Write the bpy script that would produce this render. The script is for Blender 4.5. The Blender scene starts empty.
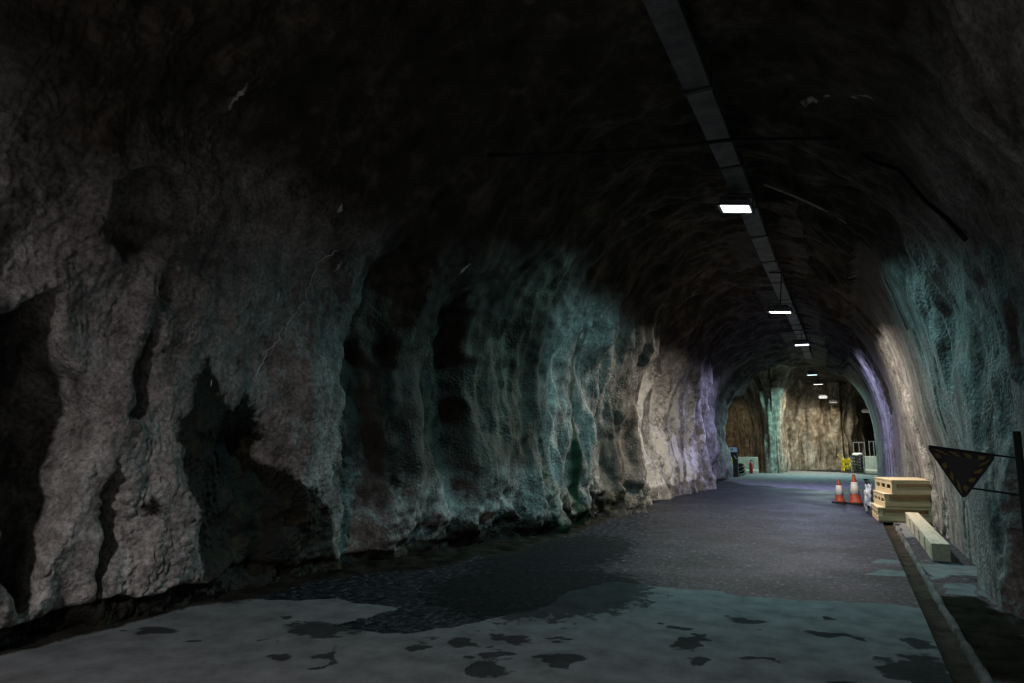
import bpy, bmesh, math, random
import numpy as np
from mathutils import Vector, Matrix

random.seed(7)
SC = bpy.context.scene
COL = SC.collection

# ------------------------------------------------------------------ camera, world, exposure
CAM_H = 1.65
PSI, TH = math.radians(25.83), math.radians(8.21)
cam_data = bpy.data.cameras.new('camera')
cam_data.sensor_width = 36.0
cam_data.lens = 36.0 * 683.0 / 1024.0
cam_data.clip_start = 0.05
cam_data.clip_end = 300
cam = bpy.data.objects.new('camera', cam_data)
COL.objects.link(cam)
cam.location = (0, 0, CAM_H)
_f = Vector((-math.sin(PSI) * math.cos(TH), math.cos(PSI) * math.cos(TH), math.sin(TH)))
cam.rotation_euler = _f.to_track_quat('-Z', 'Y').to_euler()
SC.camera = cam

world = bpy.data.worlds.new('world')
SC.world = world
world.use_nodes = True
world.node_tree.nodes['Background'].inputs[0].default_value = (0.0, 0.0, 0.0, 1)
world.node_tree.nodes['Background'].inputs[1].default_value = 0.0

SC.view_settings.view_transform = 'Standard'
SC.view_settings.look = 'None'
SC.view_settings.gamma = 1.0
SC.view_settings.use_curve_mapping = False
SC.view_settings.exposure = 0.0
SC.cycles.use_denoising = True
SC.cycles.max_bounces = 6
SC.cycles.diffuse_bounces = 3
SC.cycles.sample_clamp_indirect = 3.0

# the row of ceiling lamps: position of the glowing panel, colour, watts, panel look
LAMPS = [
    # x, y, z, colour, power, panel emission colour, emission strength, tilt towards the left wall (degrees)
    (-1.20, -3.6, 4.85, (1.0, 0.95, 0.98), 640, (0.9, 0.95, 1.0), 3.0, 8),
    (-1.33, 10.8, 5.24, (0.36, 0.84, 0.90), 165, (0.78, 1.0, 1.0), 4.0, 9),
    (-1.14, 16.0, 4.46, (1.0, 0.91, 0.79), 400, (0.93, 0.97, 1.0), 4.0, 5),
    (-1.14, 24.8, 4.83, (0.53, 0.55, 1.0), 390, (0.80, 0.82, 1.0), 3.0, 0),
    (-1.26, 35.4, 4.72, (0.40, 0.87, 0.88), 360, (0.70, 1.0, 1.0), 2.2, 0),
    (-1.12, 38.6, 4.50, (1.0, 0.88, 0.68), 240, (1.0, 0.93, 0.8), 2.2, 0),
    (-0.96, 40.0, 3.86, (0.80, 0.93, 0.92), 25, (0.8, 1.0, 1.0), 1.6, 0),
    (-0.51, 41.5, 3.69, (1.0, 0.84, 0.60), 50, (1.0, 0.93, 0.82), 1.6, 0),
    (1.07, 42.0, 3.16, (1.0, 0.80, 0.55), 8, (1.0, 0.88, 0.7), 1.2, 0),
    (-7.6, 38.2, 4.20, (1.0, 0.80, 0.52), 55, (1.0, 0.88, 0.7), 1.2, 0),
]

SPREAD = [157, 148, 164, 160, 160]     # beam angles of the floodlights

# ------------------------------------------------------------------ numpy noise
_rng = np.random.RandomState(11)
_PERM = _rng.permutation(256)
_PERM = np.concatenate([_PERM, _PERM, _PERM])
_G = _rng.normal(size=(256, 3))
_G /= np.linalg.norm(_G, axis=1)[:, None]


def perlin(x, y, z=0.0):
    x, y, z = np.broadcast_arrays(np.asarray(x, float), np.asarray(y, float), np.asarray(z, float))
    xi = np.floor(x).astype(int); yi = np.floor(y).astype(int); zi = np.floor(z).astype(int)
    xf = x - xi; yf = y - yi; zf = z - zi
    u = xf ** 3 * (xf * (xf * 6 - 15) + 10)
    v = yf ** 3 * (yf * (yf * 6 - 15) + 10)
    w = zf ** 3 * (zf * (zf * 6 - 15) + 10)
    out = 0
    for dx in (0, 1):
        wx = u if dx else 1 - u
        for dy in (0, 1):
            wy = v if dy else 1 - v
            for dz in (0, 1):
                wz = w if dz else 1 - w
                h = _PERM[_PERM[_PERM[(xi + dx) & 255] + ((yi + dy) & 255)] + ((zi + dz) & 255)]
                g = _G[h]
                out = out + wx * wy * wz * (g[..., 0] * (xf - dx) + g[..., 1] * (yf - dy) + g[..., 2] * (zf - dz))
    return out * 1.6


def fbm(x, y, z=0.0, o=4, gain=0.5):
    a, s, f = 1.0, 0.0, 1.0
    for i in range(o):
        s = s + a * perlin(x * f + 17.3 * i, y * f - 9.1 * i, z * f + 3.7 * i)
        a *= gain
        f *= 2.03
    return s


def ridge(x, y, z=0.0, o=3, gain=0.5):
    a, s, f = 1.0, 0.0, 1.0
    for i in range(o):
        s = s + a * (1 - 2.2 * np.abs(perlin(x * f + 5.3 * i, y * f + 8.1 * i, z * f)))
        a *= gain
        f *= 2.1
    return s


def sstep(a, b, x):
    t = np.clip((x - a) / (b - a), 0, 1)
    return t * t * (3 - 2 * t)


def poly_sd(px, py, poly):
    """signed distance to a polygon, positive inside"""
    poly = np.asarray(poly, float)
    d = np.full(px.shape, 1e9)
    ins = np.zeros(px.shape, bool)
    n = len(poly)
    for i in range(n):
        ax, ay = poly[i]; bx, by = poly[(i + 1) % n]
        ex, ey = bx - ax, by - ay
        t = np.clip(((px - ax) * ex + (py - ay) * ey) / (ex * ex + ey * ey + 1e-12), 0, 1)
        d = np.minimum(d, np.hypot(px - ax - t * ex, py - ay - t * ey))
        c = (ay > py) != (by > py)
        if abs(by - ay) > 1e-9:
            ins ^= c & (px < (bx - ax) * (py - ay) / (by - ay) + ax)
    return np.where(ins, d, -d)


# ------------------------------------------------------------------ materials
def new_mat(name):
    m = bpy.data.materials.new(name)
    m.use_nodes = True
    nt = m.node_tree
    return m, nt, nt.nodes['Principled BSDF']


def N(nt, t, **kw):
    n = nt.nodes.new(t)
    for k, v in kw.items():
        setattr(n, k, v)
    return n


def L(nt, a, b):
    nt.links.new(a, b)


def noise_node(nt, scale, detail=4, rough=0.55, vec=None, dist=0.0):
    n = N(nt, 'ShaderNodeTexNoise')
    n.inputs['Scale'].default_value = scale
    n.inputs['Detail'].default_value = detail
    n.inputs['Roughness'].default_value = rough
    n.inputs['Distortion'].default_value = dist
    if vec is not None:
        L(nt, vec, n.inputs['Vector'])
    return n


def ramp(nt, fac, stops):
    r = N(nt, 'ShaderNodeValToRGB')
    els = r.color_ramp.elements
    while len(els) < len(stops):
        els.new(0.5)
    for e, (p, c) in zip(els, stops):
        e.position = p
        e.color = (c[0], c[1], c[2], 1) if not isinstance(c, (int, float)) else (c, c, c, 1)
    L(nt, fac, r.inputs[0])
    return r


def mixc(nt, fac, a, b):
    m = N(nt, 'ShaderNodeMix', data_type='RGBA')
    for s, v in ((m.inputs[0], fac), (m.inputs[6], a), (m.inputs[7], b)):
        if isinstance(v, (int, float)):
            s.default_value = v
        elif isinstance(v, tuple):
            s.default_value = (v[0], v[1], v[2], 1)
        else:
            L(nt, v, s)
    return m.outputs[2]


def math_node(nt, op, a, b=None, clamp=False):
    m = N(nt, 'ShaderNodeMath', operation=op)
    m.use_clamp = clamp
    for s, v in zip(m.inputs, (a, b)):
        if v is None:
            continue
        if isinstance(v, (int, float)):
            s.default_value = v
        else:
            L(nt, v, s)
    return m.outputs[0]


def obj_coords(nt, scale=(1, 1, 1)):
    tc = N(nt, 'ShaderNodeTexCoord')
    mp = N(nt, 'ShaderNodeMapping')
    mp.inputs['Scale'].default_value = scale
    L(nt, tc.outputs['Object'], mp.inputs[0])
    return mp.outputs[0]


def rock_material(name, dark, mid, pale, nod=1.0):
    m, nt, b = new_mat(name)
    co = obj_coords(nt)
    cs = obj_coords(nt, (2.2, 2.2, 0.45))          # vertical streaks
    n1 = noise_node(nt, 0.9, 6, 0.6, cs)
    n2 = noise_node(nt, 5.0, 5, 0.6, co)
    cs2 = obj_coords(nt, (7.0, 7.0, 0.9))
    n3 = noise_node(nt, 1.0, 5, 0.6, cs2, 0.4)
    s = math_node(nt, 'ADD', math_node(nt, 'MULTIPLY', n1.outputs[0], 0.46), math_node(nt, 'MULTIPLY', n2.outputs[0], 0.36))
    s = math_node(nt, 'ADD', s, math_node(nt, 'MULTIPLY', n3.outputs[0], 0.18))
    base = ramp(nt, s, [(0.40, dark), (0.50, mid), (0.60, pale)]).outputs[0]
    # coarse aggregate grain of the sprayed skin
    ag = noise_node(nt, 24, 4, 0.75, co)
    agr = ramp(nt, ag.outputs[0], [(0.36, 0.50), (0.50, 0.95), (0.64, 1.35)]).outputs[0]
    am = N(nt, 'ShaderNodeMix', data_type='RGBA', blend_type='MULTIPLY'); am.inputs[0].default_value = 1
    am.clamp_result = False
    L(nt, base, am.inputs[6]); L(nt, agr, am.inputs[7])
    base = am.outputs[2]
    at = N(nt, 'ShaderNodeVertexColor', layer_name='mask')
    sep = N(nt, 'ShaderNodeSeparateColor')
    L(nt, at.outputs[0], sep.inputs[0])
    bare_or_shade = ramp(nt, s, [(0.38, (0.012, 0.0105, 0.008)), (0.52, (0.052, 0.043, 0.033)), (0.66, (0.17, 0.14, 0.108))]).outputs[0]  # bare rock overhead, also the shade painted on the left bays
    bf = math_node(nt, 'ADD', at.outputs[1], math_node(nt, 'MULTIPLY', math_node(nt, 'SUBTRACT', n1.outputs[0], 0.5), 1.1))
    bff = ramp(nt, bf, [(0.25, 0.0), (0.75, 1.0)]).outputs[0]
    base = mixc(nt, bff, base, bare_or_shade)
    en = noise_node(nt, 9.0, 5, 0.65, co)
    # dark wet stain and painted bay shade: mask with a ragged edge
    st = math_node(nt, 'ADD', sep.outputs[0], math_node(nt, 'MULTIPLY', math_node(nt, 'SUBTRACT', en.outputs[0], 0.5), 0.9))
    stf = ramp(nt, st, [(0.40, 0.0), (0.62, 1.0)]).outputs[0]
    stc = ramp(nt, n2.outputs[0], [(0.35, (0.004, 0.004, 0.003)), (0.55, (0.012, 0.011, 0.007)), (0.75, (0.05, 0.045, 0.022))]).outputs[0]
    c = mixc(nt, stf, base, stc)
    al = math_node(nt, 'ADD', sep.outputs[1], math_node(nt, 'MULTIPLY', math_node(nt, 'SUBTRACT', n1.outputs[0], 0.5), 0.8))
    alf = ramp(nt, al, [(0.42, 0.0), (0.7, 1.0)]).outputs[0]
    c = mixc(nt, alf, c, (0.009, 0.030, 0.012))
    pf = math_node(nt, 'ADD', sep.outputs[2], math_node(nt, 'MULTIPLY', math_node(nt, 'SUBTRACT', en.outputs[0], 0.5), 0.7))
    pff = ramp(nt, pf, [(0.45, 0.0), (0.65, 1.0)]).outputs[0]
    c = mixc(nt, pff, c, mixc(nt, ag.outputs[0], (0.40, 0.375, 0.335), (0.80, 0.77, 0.72)))  # pale lime, also the lamplight painted on the middle bay
    L(nt, c, b.inputs['Base Color'])
    rr = ramp(nt, n2.outputs[0], [(0.3, 0.45), (0.7, 0.85)]).outputs[0]
    L(nt, rr, b.inputs['Roughness'])
    b.inputs['Specular IOR Level'].default_value = 0.22
    # sprayed concrete grain
    v = N(nt, 'ShaderNodeTexVoronoi')
    v.inputs['Scale'].default_value = 22
    wn = noise_node(nt, 6.0, 2, 0.5, co)
    wv = N(nt, 'ShaderNodeVectorMath', operation='SCALE'); wv.inputs['Scale'].default_value = 0.12
    L(nt, wn.outputs['Color'], wv.inputs[0])
    wa = N(nt, 'ShaderNodeVectorMath', operation='ADD')
    L(nt, co, wa.inputs[0]); L(nt, wv.outputs[0], wa.inputs[1])
    L(nt, wa.outputs[0], v.inputs['Vector'])
    fine = noise_node(nt, 28, 6, 0.7, co)
    big = noise_node(nt, 0.8, 3, 0.5, co)
    hgt = math_node(nt, 'ADD', math_node(nt, 'MULTIPLY', n3.outputs[0], 1.0), math_node(nt, 'MULTIPLY', v.outputs['Distance'], math_node(nt, 'MULTIPLY', ramp(nt, big.outputs[0], [(0.40, 0.12), (0.62, 1.0)]).outputs[0], -0.9)))
    hgt = math_node(nt, 'ADD', hgt, math_node(nt, 'MULTIPLY', fine.outputs[0], 0.6))
    bp = N(nt, 'ShaderNodeBump')
    bp.inputs['Strength'].default_value = 0.50 * nod
    bp.inputs['Distance'].default_value = 0.04
    L(nt, hgt, bp.inputs['Height'])
    L(nt, bp.outputs[0], b.inputs['Normal'])
    return m


MAT_ROCK = rock_material('sprayed_rock', (0.075, 0.068, 0.062), (0.22, 0.205, 0.19), (0.38, 0.36, 0.335))
MAT_CHAMBER = rock_material('chamber_rock', (0.075, 0.058, 0.040), (0.22, 0.185, 0.14), (0.46, 0.42, 0.36), 0.8)


def floor_material():
    m, nt, b = new_mat('tunnel_floor')
    co = obj_coords(nt)
    at = N(nt, 'ShaderNodeVertexColor', layer_name='mask')
    sep = N(nt, 'ShaderNodeSeparateColor')
    L(nt, at.outputs[0], sep.inputs[0])
    en = noise_node(nt, 7.0, 6, 0.65, co)
    e0 = math_node(nt, 'SUBTRACT', en.outputs[0], 0.5)
    big = noise_node(nt, 0.8, 4, 0.55, co)
    med = noise_node(nt, 3.5, 5, 0.6, co)
    gr = noise_node(nt, 13, 8, 0.88, co)
    # asphalt with stone chips and painted glints, brown dust dragged over it
    asph = ramp(nt, gr.outputs[0], [(0.43, (0.003, 0.003, 0.0033)), (0.51, (0.0075, 0.0085, 0.0100)), (0.60, (0.085, 0.097, 0.115))]).outputs[0]
    gl = noise_node(nt, 1.0, 3, 0.7, obj_coords(nt, (21, 4.5, 1)))
    glr = ramp(nt, gl.outputs[0], [(0.36, 0.35), (0.52, 0.9), (0.66, 2.6)]).outputs[0]  # sparkle painted into the asphalt colour
    gm = N(nt, 'ShaderNodeMix', data_type='RGBA', blend_type='MULTIPLY'); gm.inputs[0].default_value = 1
    L(nt, asph, gm.inputs[6]); L(nt, glr, gm.inputs[7])
    asph = gm.outputs[2]
    dust = ramp(nt, big.outputs[0], [(0.48, 0.0), (0.72, 0.4)]).outputs[0]
    asph = mixc(nt, dust, asph, (0.022, 0.019, 0.016))
    conc = ramp(nt, med.outputs[0], [(0.28, (0.10, 0.098, 0.098)), (0.5, (0.152, 0.15, 0.152)), (0.75, (0.205, 0.203, 0.203))]).outputs[0]
    speck = ramp(nt, gr.outputs[0], [(0.28, 0.65), (0.42, 1.0)]).outputs[0]
    cm = N(nt, 'ShaderNodeMix', data_type='RGBA', blend_type='MULTIPLY'); cm.inputs[0].default_value = 1
    L(nt, conc, cm.inputs[6]); L(nt, speck, cm.inputs[7])
    pale = math_node(nt, 'ADD', sep.outputs[0], math_node(nt, 'MULTIPLY', e0, 0.55))
    palef = ramp(nt, pale, [(0.47, 0.0), (0.53, 1.0)]).outputs[0]
    c = mixc(nt, palef, asph, cm.outputs[2])
    st = math_node(nt, 'ADD', sep.outputs[1], math_node(nt, 'MULTIPLY', e0, 0.8))
    stf = ramp(nt, st, [(0.46, 0.0), (0.56, 0.80)]).outputs[0]
    c = mixc(nt, stf, c, (0.014, 0.0135, 0.013))
    di = math_node(nt, 'ADD', sep.outputs[2], math_node(nt, 'MULTIPLY', e0, 0.9))
    dif = ramp(nt, di, [(0.40, 0.0), (0.62, 1.0)]).outputs[0]
    dirt = ramp(nt, med.outputs[0], [(0.3, (0.008, 0.007, 0.006)), (0.7, (0.036, 0.030, 0.023))]).outputs[0]
    c = mixc(nt, dif, c, dirt)
    L(nt, c, b.inputs['Base Color'])
    r1 = ramp(nt, big.outputs[0], [(0.35, 0.42), (0.65, 0.62)]).outputs[0]
    r2 = mixc(nt, palef, r1, (0.75, 0.75, 0.75))
    r3 = mixc(nt, stf, mixc(nt, dif, r2, (0.8, 0.8, 0.8)), (0.7, 0.7, 0.7))
    dry = math_node(nt, 'MAXIMUM', math_node(nt, 'MAXIMUM', stf, dif), palef)
    L(nt, math_node(nt, 'MULTIPLY', math_node(nt, 'SUBTRACT', 1.0, dry, True), 0.09), b.inputs['Specular IOR Level'])
    L(nt, r3, b.inputs['Roughness'])
    hb = math_node(nt, 'ADD', math_node(nt, 'MULTIPLY', gl.outputs[0], 0.8), math_node(nt, 'MULTIPLY', gr.outputs[0], 1.0))
    hb = math_node(nt, 'ADD', hb, math_node(nt, 'MULTIPLY', med.outputs[0], 1.2))
    hb = math_node(nt, 'ADD', hb, math_node(nt, 'MULTIPLY', palef, 0.5))
    bp = N(nt, 'ShaderNodeBump')
    bp.inputs['Distance'].default_value = 0.022
    bs = mixc(nt, palef, (0.8, 0.8, 0.8), (0.3, 0.3, 0.3))
    L(nt, bs, bp.inputs['Strength'])
    L(nt, hb, bp.inputs['Height'])
    L(nt, bp.outputs[0], b.inputs['Normal'])
    return m


MAT_FLOOR = floor_material()


def simple_mat(name, c0, c1=None, rough=0.6, scale=12, metal=0.0, spec=0.4, bump=0.15, coord=(1, 1, 1), lo=0.35, hi=0.65):
    m, nt, b = new_mat(name)
    co = obj_coords(nt, coord)
    n = noise_node(nt, scale, 5, 0.6, co)
    c1 = c1 or tuple(x * 0.6 for x in c0)
    r = ramp(nt, n.outputs[0], [(lo, c1), (hi, c0)])
    L(nt, r.outputs[0], b.inputs['Base Color'])
    b.inputs['Roughness'].default_value = rough
    b.inputs['Metallic'].default_value = metal
    b.inputs['Specular IOR Level'].default_value = spec
    if bump:
        bp = N(nt, 'ShaderNodeBump')
        bp.inputs['Strength'].default_value = bump
        bp.inputs['Distance'].default_value = 0.01
        L(nt, n.outputs[0], bp.inputs['Height'])
        L(nt, bp.outputs[0], b.inputs['Normal'])
    return m


def emit_mat(name, col, strength):
    m, nt, b = new_mat(name)
    co = obj_coords(nt, (1, 1, 1))
    n = noise_node(nt, 30, 1, 0.5, co)
    r = ramp(nt, n.outputs[0], [(0.3, tuple(c * 0.92 for c in col)), (0.7, col)])
    L(nt, r.outputs[0], b.inputs['Emission Color'])
    b.inputs['Emission Strength'].default_value = strength
    b.inputs['Base Color'].default_value = (0.7, 0.7, 0.7, 1)
    return m


def wood_mat(name, c0, c1, axis='x'):
    m, nt, b = new_mat(name)
    sc = {'x': (1.2, 14, 14), 'y': (14, 1.2, 14), 'z': (14, 14, 1.2)}[axis]
    co = obj_coords(nt, sc)
    n = noise_node(nt, 1.6, 6, 0.62, co, 0.8)
    r = ramp(nt, n.outputs[0], [(0.3, c1), (0.55, c0), (0.8, tuple(min(1, x * 1.12) for x in c0))])
    L(nt, r.outputs[0], b.inputs['Base Color'])
    b.inputs['Roughness'].default_value = 0.7
    bp = N(nt, 'ShaderNodeBump'); bp.inputs['Strength'].default_value = 0.2; bp.inputs['Distance'].default_value = 0.006
    L(nt, n.outputs[0], bp.inputs['Height']); L(nt, bp.outputs[0], b.inputs['Normal'])
    return m


M_TRAY = simple_mat('tray_steel', (0.15, 0.16, 0.165), (0.06, 0.064, 0.067), 0.55, 4, 0.1, 0.4, 0.1)
M_STEEL = simple_mat('galvanised_steel', (0.30, 0.32, 0.33), (0.17, 0.18, 0.19), 0.5, 6, 0.25, 0.5, 0.1)
M_DARKMETAL = simple_mat('dark_metal', (0.035, 0.036, 0.04), (0.015, 0.015, 0.017), 0.5, 8, 0.4)
M_HOUSING = simple_mat('lamp_housing_grey', (0.22, 0.23, 0.25), (0.13, 0.135, 0.15), 0.5, 10, 0.2)
M_BLACK = simple_mat('black_rubber', (0.018, 0.018, 0.019), (0.009, 0.009, 0.009), 0.65, 20)
M_CABLE = simple_mat('black_cable', (0.012, 0.012, 0.013), (0.006, 0.006, 0.006), 0.55, 20)
M_PIPE = simple_mat('pale_conduit', (0.42, 0.41, 0.38), (0.25, 0.24, 0.22), 0.45, 9, 0.3)
M_WOODX = wood_mat('pine_across', (0.50, 0.40, 0.25), (0.40, 0.30, 0.17), 'x')
M_WOODY = wood_mat('pine_along', (0.50, 0.40, 0.26), (0.37, 0.28, 0.16), 'y')
M_BEAM = wood_mat('weathered_beam', (0.50, 0.44, 0.33), (0.33, 0.27, 0.18), 'y')
M_ORANGE = simple_mat('cone_orange', (0.46, 0.075, 0.035), (0.26, 0.04, 0.022), 0.55, 9)
M_WHITE = simple_mat('cone_white', (0.78, 0.78, 0.77), (0.55, 0.55, 0.54), 0.5, 8)
M_PLASTIC = simple_mat('grey_sheeting', (0.34, 0.36, 0.43), (0.20, 0.21, 0.26), 0.4, 9)
M_SIGN = simple_mat('sign_face_charcoal', (0.022, 0.024, 0.030), (0.014, 0.015, 0.019), 0.6, 6)
M_SIGNB = simple_mat('sign_black', (0.010, 0.010, 0.011), (0.006, 0.006, 0.006), 0.6, 6)
M_SIGNY = simple_mat('sign_yellow', (0.20, 0.15, 0.02), (0.11, 0.085, 0.015), 0.6, 14)
M_CONCRETE = simple_mat('block_concrete', (0.52, 0.47, 0.40), (0.38, 0.33, 0.27), 0.85, 5, 0, 0.2, 0.4)
M_CONCPALE = simple_mat('pale_block_concrete', (0.66, 0.56, 0.44), (0.50, 0.41, 0.31), 0.85, 5, 0, 0.2, 0.4)
M_RED = simple_mat('extinguisher_red', (0.42, 0.02, 0.02), (0.28, 0.012, 0.012), 0.35, 5)
M_YELLOW = simple_mat('bright_yellow', (0.80, 0.60, 0.02), (0.62, 0.44, 0.015), 0.5, 7)
M_DULLYEL = simple_mat('dull_yellow', (0.50, 0.42, 0.03), (0.32, 0.26, 0.02), 0.5, 7)
M_PAPER = simple_mat('white_paper', (0.75, 0.75, 0.73), (0.6, 0.6, 0.58), 0.8, 9)
M_GREEN = simple_mat('dark_green_hose', (0.02, 0.045, 0.022), (0.01, 0.02, 0.01), 0.5, 9)
M_SIGNPALE = simple_mat('pale_blue_panel', (0.62, 0.75, 0.85), (0.5, 0.65, 0.78), 0.4, 5)
M_SIGNGREEN = simple_mat('green_mark', (0.1, 0.42, 0.25), (0.08, 0.34, 0.2), 0.5, 5)
M_GUTTER = simple_mat('gutter_dirt', (0.045, 0.034, 0.023), (0.013, 0.010, 0.007), 0.92, 5, 0, 0.05, 0.6)
M_KERB = simple_mat('kerb_edge', (0.15, 0.145, 0.135), (0.035, 0.032, 0.028), 0.9, 2.2, 0, 0.1, 0.1)


# ------------------------------------------------------------------ object helpers
def tag(o, label=None, cat=None, group=None, kind=None):
    if label: o['label'] = label
    if cat: o['category'] = cat
    if group: o['group'] = group
    if kind: o['kind'] = kind
    return o


def thing(name, label, cat, loc=(0, 0, 0), rz=0.0, group=None):
    o = bpy.data.objects.new(name, None)
    o.empty_display_size = 0.1
    COL.objects.link(o)
    o.location = loc
    o.rotation_euler = (0, 0, rz)
    return tag(o, label, cat, group)


def obj(name, bm, mat, parent=None, smooth=False, bevel=0.0, loc=None):
    if bevel > 0:
        bmesh.ops.bevel(bm, geom=[e for e in bm.edges], offset=bevel, segments=1, affect='EDGES', profile=0.5)
    bmesh.ops.recalc_face_normals(bm, faces=bm.faces)
    me = bpy.data.meshes.new(name)
    bm.to_mesh(me); bm.free()
    if smooth:
        for p in me.polygons: p.use_smooth = True
    me.materials.append(mat)
    o = bpy.data.objects.new(name, me)
    COL.objects.link(o)
    if parent: o.parent = parent
    if loc: o.location = loc
    return o


def add_box(bm, c, s, rot=None):
    """box centred at c with full size s"""
    r = bmesh.ops.create_cube(bm, size=1.0)
    M = Matrix.Translation(Vector(c)) @ (rot.to_4x4() if rot is not None else Matrix.Identity(4)) @ Matrix.Diagonal((s[0], s[1], s[2], 1))
    bmesh.ops.transform(bm, matrix=M, verts=r['verts'])
    return r['verts']


def box(c, s, rot=None):
    bm = bmesh.new(); add_box(bm, c, s, rot); return bm


def add_tube(bm, pts, r, seg=8, cap=True):
    pts = [Vector(p) for p in pts]
    rad = r if isinstance(r, (list, tuple)) else [r] * len(pts)
    rings = []
    ref = None
    for i, p in enumerate(pts):
        t = (pts[min(i + 1, len(pts) - 1)] - pts[max(i - 1, 0)]).normalized()
        if ref is None:
            ref = t.orthogonal().normalized()
        ref = (ref - t * ref.dot(t)).normalized()
        bi = t.cross(ref)
        rings.append([bm.verts.new(p + (ref * math.cos(a) + bi * math.sin(a)) * rad[i]) for a in [2 * math.pi * k / seg for k in range(seg)]])
    for a, b in zip(rings, rings[1:]):
        for k in range(seg):
            bm.faces.new((a[k], a[(k + 1) % seg], b[(k + 1) % seg], b[k]))
    if cap:
        bm.faces.new(rings[0][::-1]); bm.faces.new(rings[-1])


def tube(pts, r, seg=8):
    bm = bmesh.new(); add_tube(bm, pts, r, seg); return bm


def lathe(prof, seg=20, square=None):
    bm = bmesh.new()
    rings = []
    for r, z in prof:
        rings.append([bm.verts.new((r * math.cos(2 * math.pi * k / seg), r * math.sin(2 * math.pi * k / seg), z)) for k in range(seg)])
    for a, b in zip(rings, rings[1:]):
        for k in range(seg):
            bm.faces.new((a[k], a[(k + 1) % seg], b[(k + 1) % seg], b[k]))
    bm.faces.new(rings[0][::-1]); bm.faces.new(rings[-1])
    return bm


def lump(r, seed, sub=2, amp=0.3, scale=(1, 1, 1), freq=2.0):
    bm = bmesh.new()
    bmesh.ops.create_icosphere(bm, subdivisions=sub, radius=1.0)
    V = np.array([v.co[:] for v in bm.verts])
    n = fbm(V[:, 0] * freq + seed * 3.1, V[:, 1] * freq, V[:, 2] * freq + seed, 3)
    for v, k in zip(bm.verts, n):
        v.co = Vector((v.co.x * scale[0], v.co.y * scale[1], v.co.z * scale[2])) * (r * (1 + amp * k))
    return bm


def prism(poly, thick, M):
    """poly in local xy, thickness along local z (centred), placed by matrix M"""
    bm = bmesh.new()
    a = [bm.verts.new(M @ Vector((x, y, thick / 2))) for x, y in poly]
    b = [bm.verts.new(M @ Vector((x, y, -thick / 2))) for x, y in poly]
    bm.faces.new(a); bm.faces.new(b[::-1])
    n = len(poly)
    for i in range(n):
        bm.faces.new((a[i], b[i], b[(i + 1) % n], a[(i + 1) % n]))
    return bm


def grid_mesh(name, P, mat, mask=None, flip=False, keep=None, bare_or_shade=0.0):
    """P: (nu,nv,3) grid of points -> mesh object"""
    nu, nv = P.shape[:2]
    idx = np.arange(nu * nv).reshape(nu, nv)
    q = np.stack([idx[:-1, :-1], idx[1:, :-1], idx[1:, 1:], idx[:-1, 1:]], -1).reshape(-1, 4)
    if keep is not None:
        q = q[keep.reshape(-1)]
    if flip:
        q = q[:, ::-1]
    me = bpy.data.meshes.new(name)
    me.vertices.add(nu * nv)
    me.vertices.foreach_set('co', P.reshape(-1).astype(np.float32))
    nf = len(q)
    me.loops.add(nf * 4)
    me.loops.foreach_set('vertex_index', q.reshape(-1).astype(np.int32))
    me.polygons.add(nf)
    me.polygons.foreach_set('loop_start', np.arange(0, nf * 4, 4, dtype=np.int32))
    me.polygons.foreach_set('loop_total', np.full(nf, 4, dtype=np.int32))
    me.update(calc_edges=True)
    me.polygons.foreach_set('use_smooth', np.ones(nf, bool))
    ca = me.color_attributes.new('mask', 'FLOAT_COLOR', 'POINT')
    c = np.zeros((nu * nv, 4), np.float32); c[:, 3] = 1
    if mask is not None:
        mm = mask.reshape(-1, mask.shape[-1])
        c[:, :mm.shape[1]] = mm
    if mask is None or mask.shape[-1] < 4:
        c[:, 3] = bare_or_shade
    ca.data.foreach_set('color', c.reshape(-1))
    me.materials.append(mat)
    o = bpy.data.objects.new(name, me)
    COL.objects.link(o)
    o['kind'] = 'structure'
    return o


# ------------------------------------------------------------------ tunnel shell
def xl(Y): return np.interp(Y, [-20, 7, 8.6, 10.5, 15, 31, 33.6], [-6.15, -6.12, -5.80, -5.52, -5.22, -5.25, -5.25])
def xr(Y): return np.interp(Y, [-20, 9, 13, 30, 33.6], [1.62, 1.55, 1.50, 1.48, 1.42])
def zc(Y): return np.interp(Y, [-20, 12, 20, 30, 33.6], [6.10, 6.10, 5.95, 5.85, 5.45])


WALL_Z = 1.5          # straight part of the wall
# arch parameter samples: t in [0,1] left springing -> right springing
def profile(nl, na, nr):
    """returns per-row descriptors: ('l',frac) / ('a',angle) / ('r',frac)"""
    return np.linspace(0, 1, nl), np.linspace(0, math.pi, na), np.linspace(1, 0, nr)


Ys = [-16.0]
while Ys[-1] < 33.6:
    y = Ys[-1]
    if y < 1.0: st = 0.16
    elif y < 2.6: st = 0.06
    elif y < 6.6: st = 0.016
    elif y < 12: st = 0.030
    else: st = 0.030 + (y - 12) * 0.0023
    Ys.append(y + st)
Ys = np.array(Ys)
Ys[-1] = 33.6

AL = 70.0     # degrees of the arch that belong to the left wall
AR = 62.0     # degrees that belong to the right wall
N_EXP = 2.25


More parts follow.
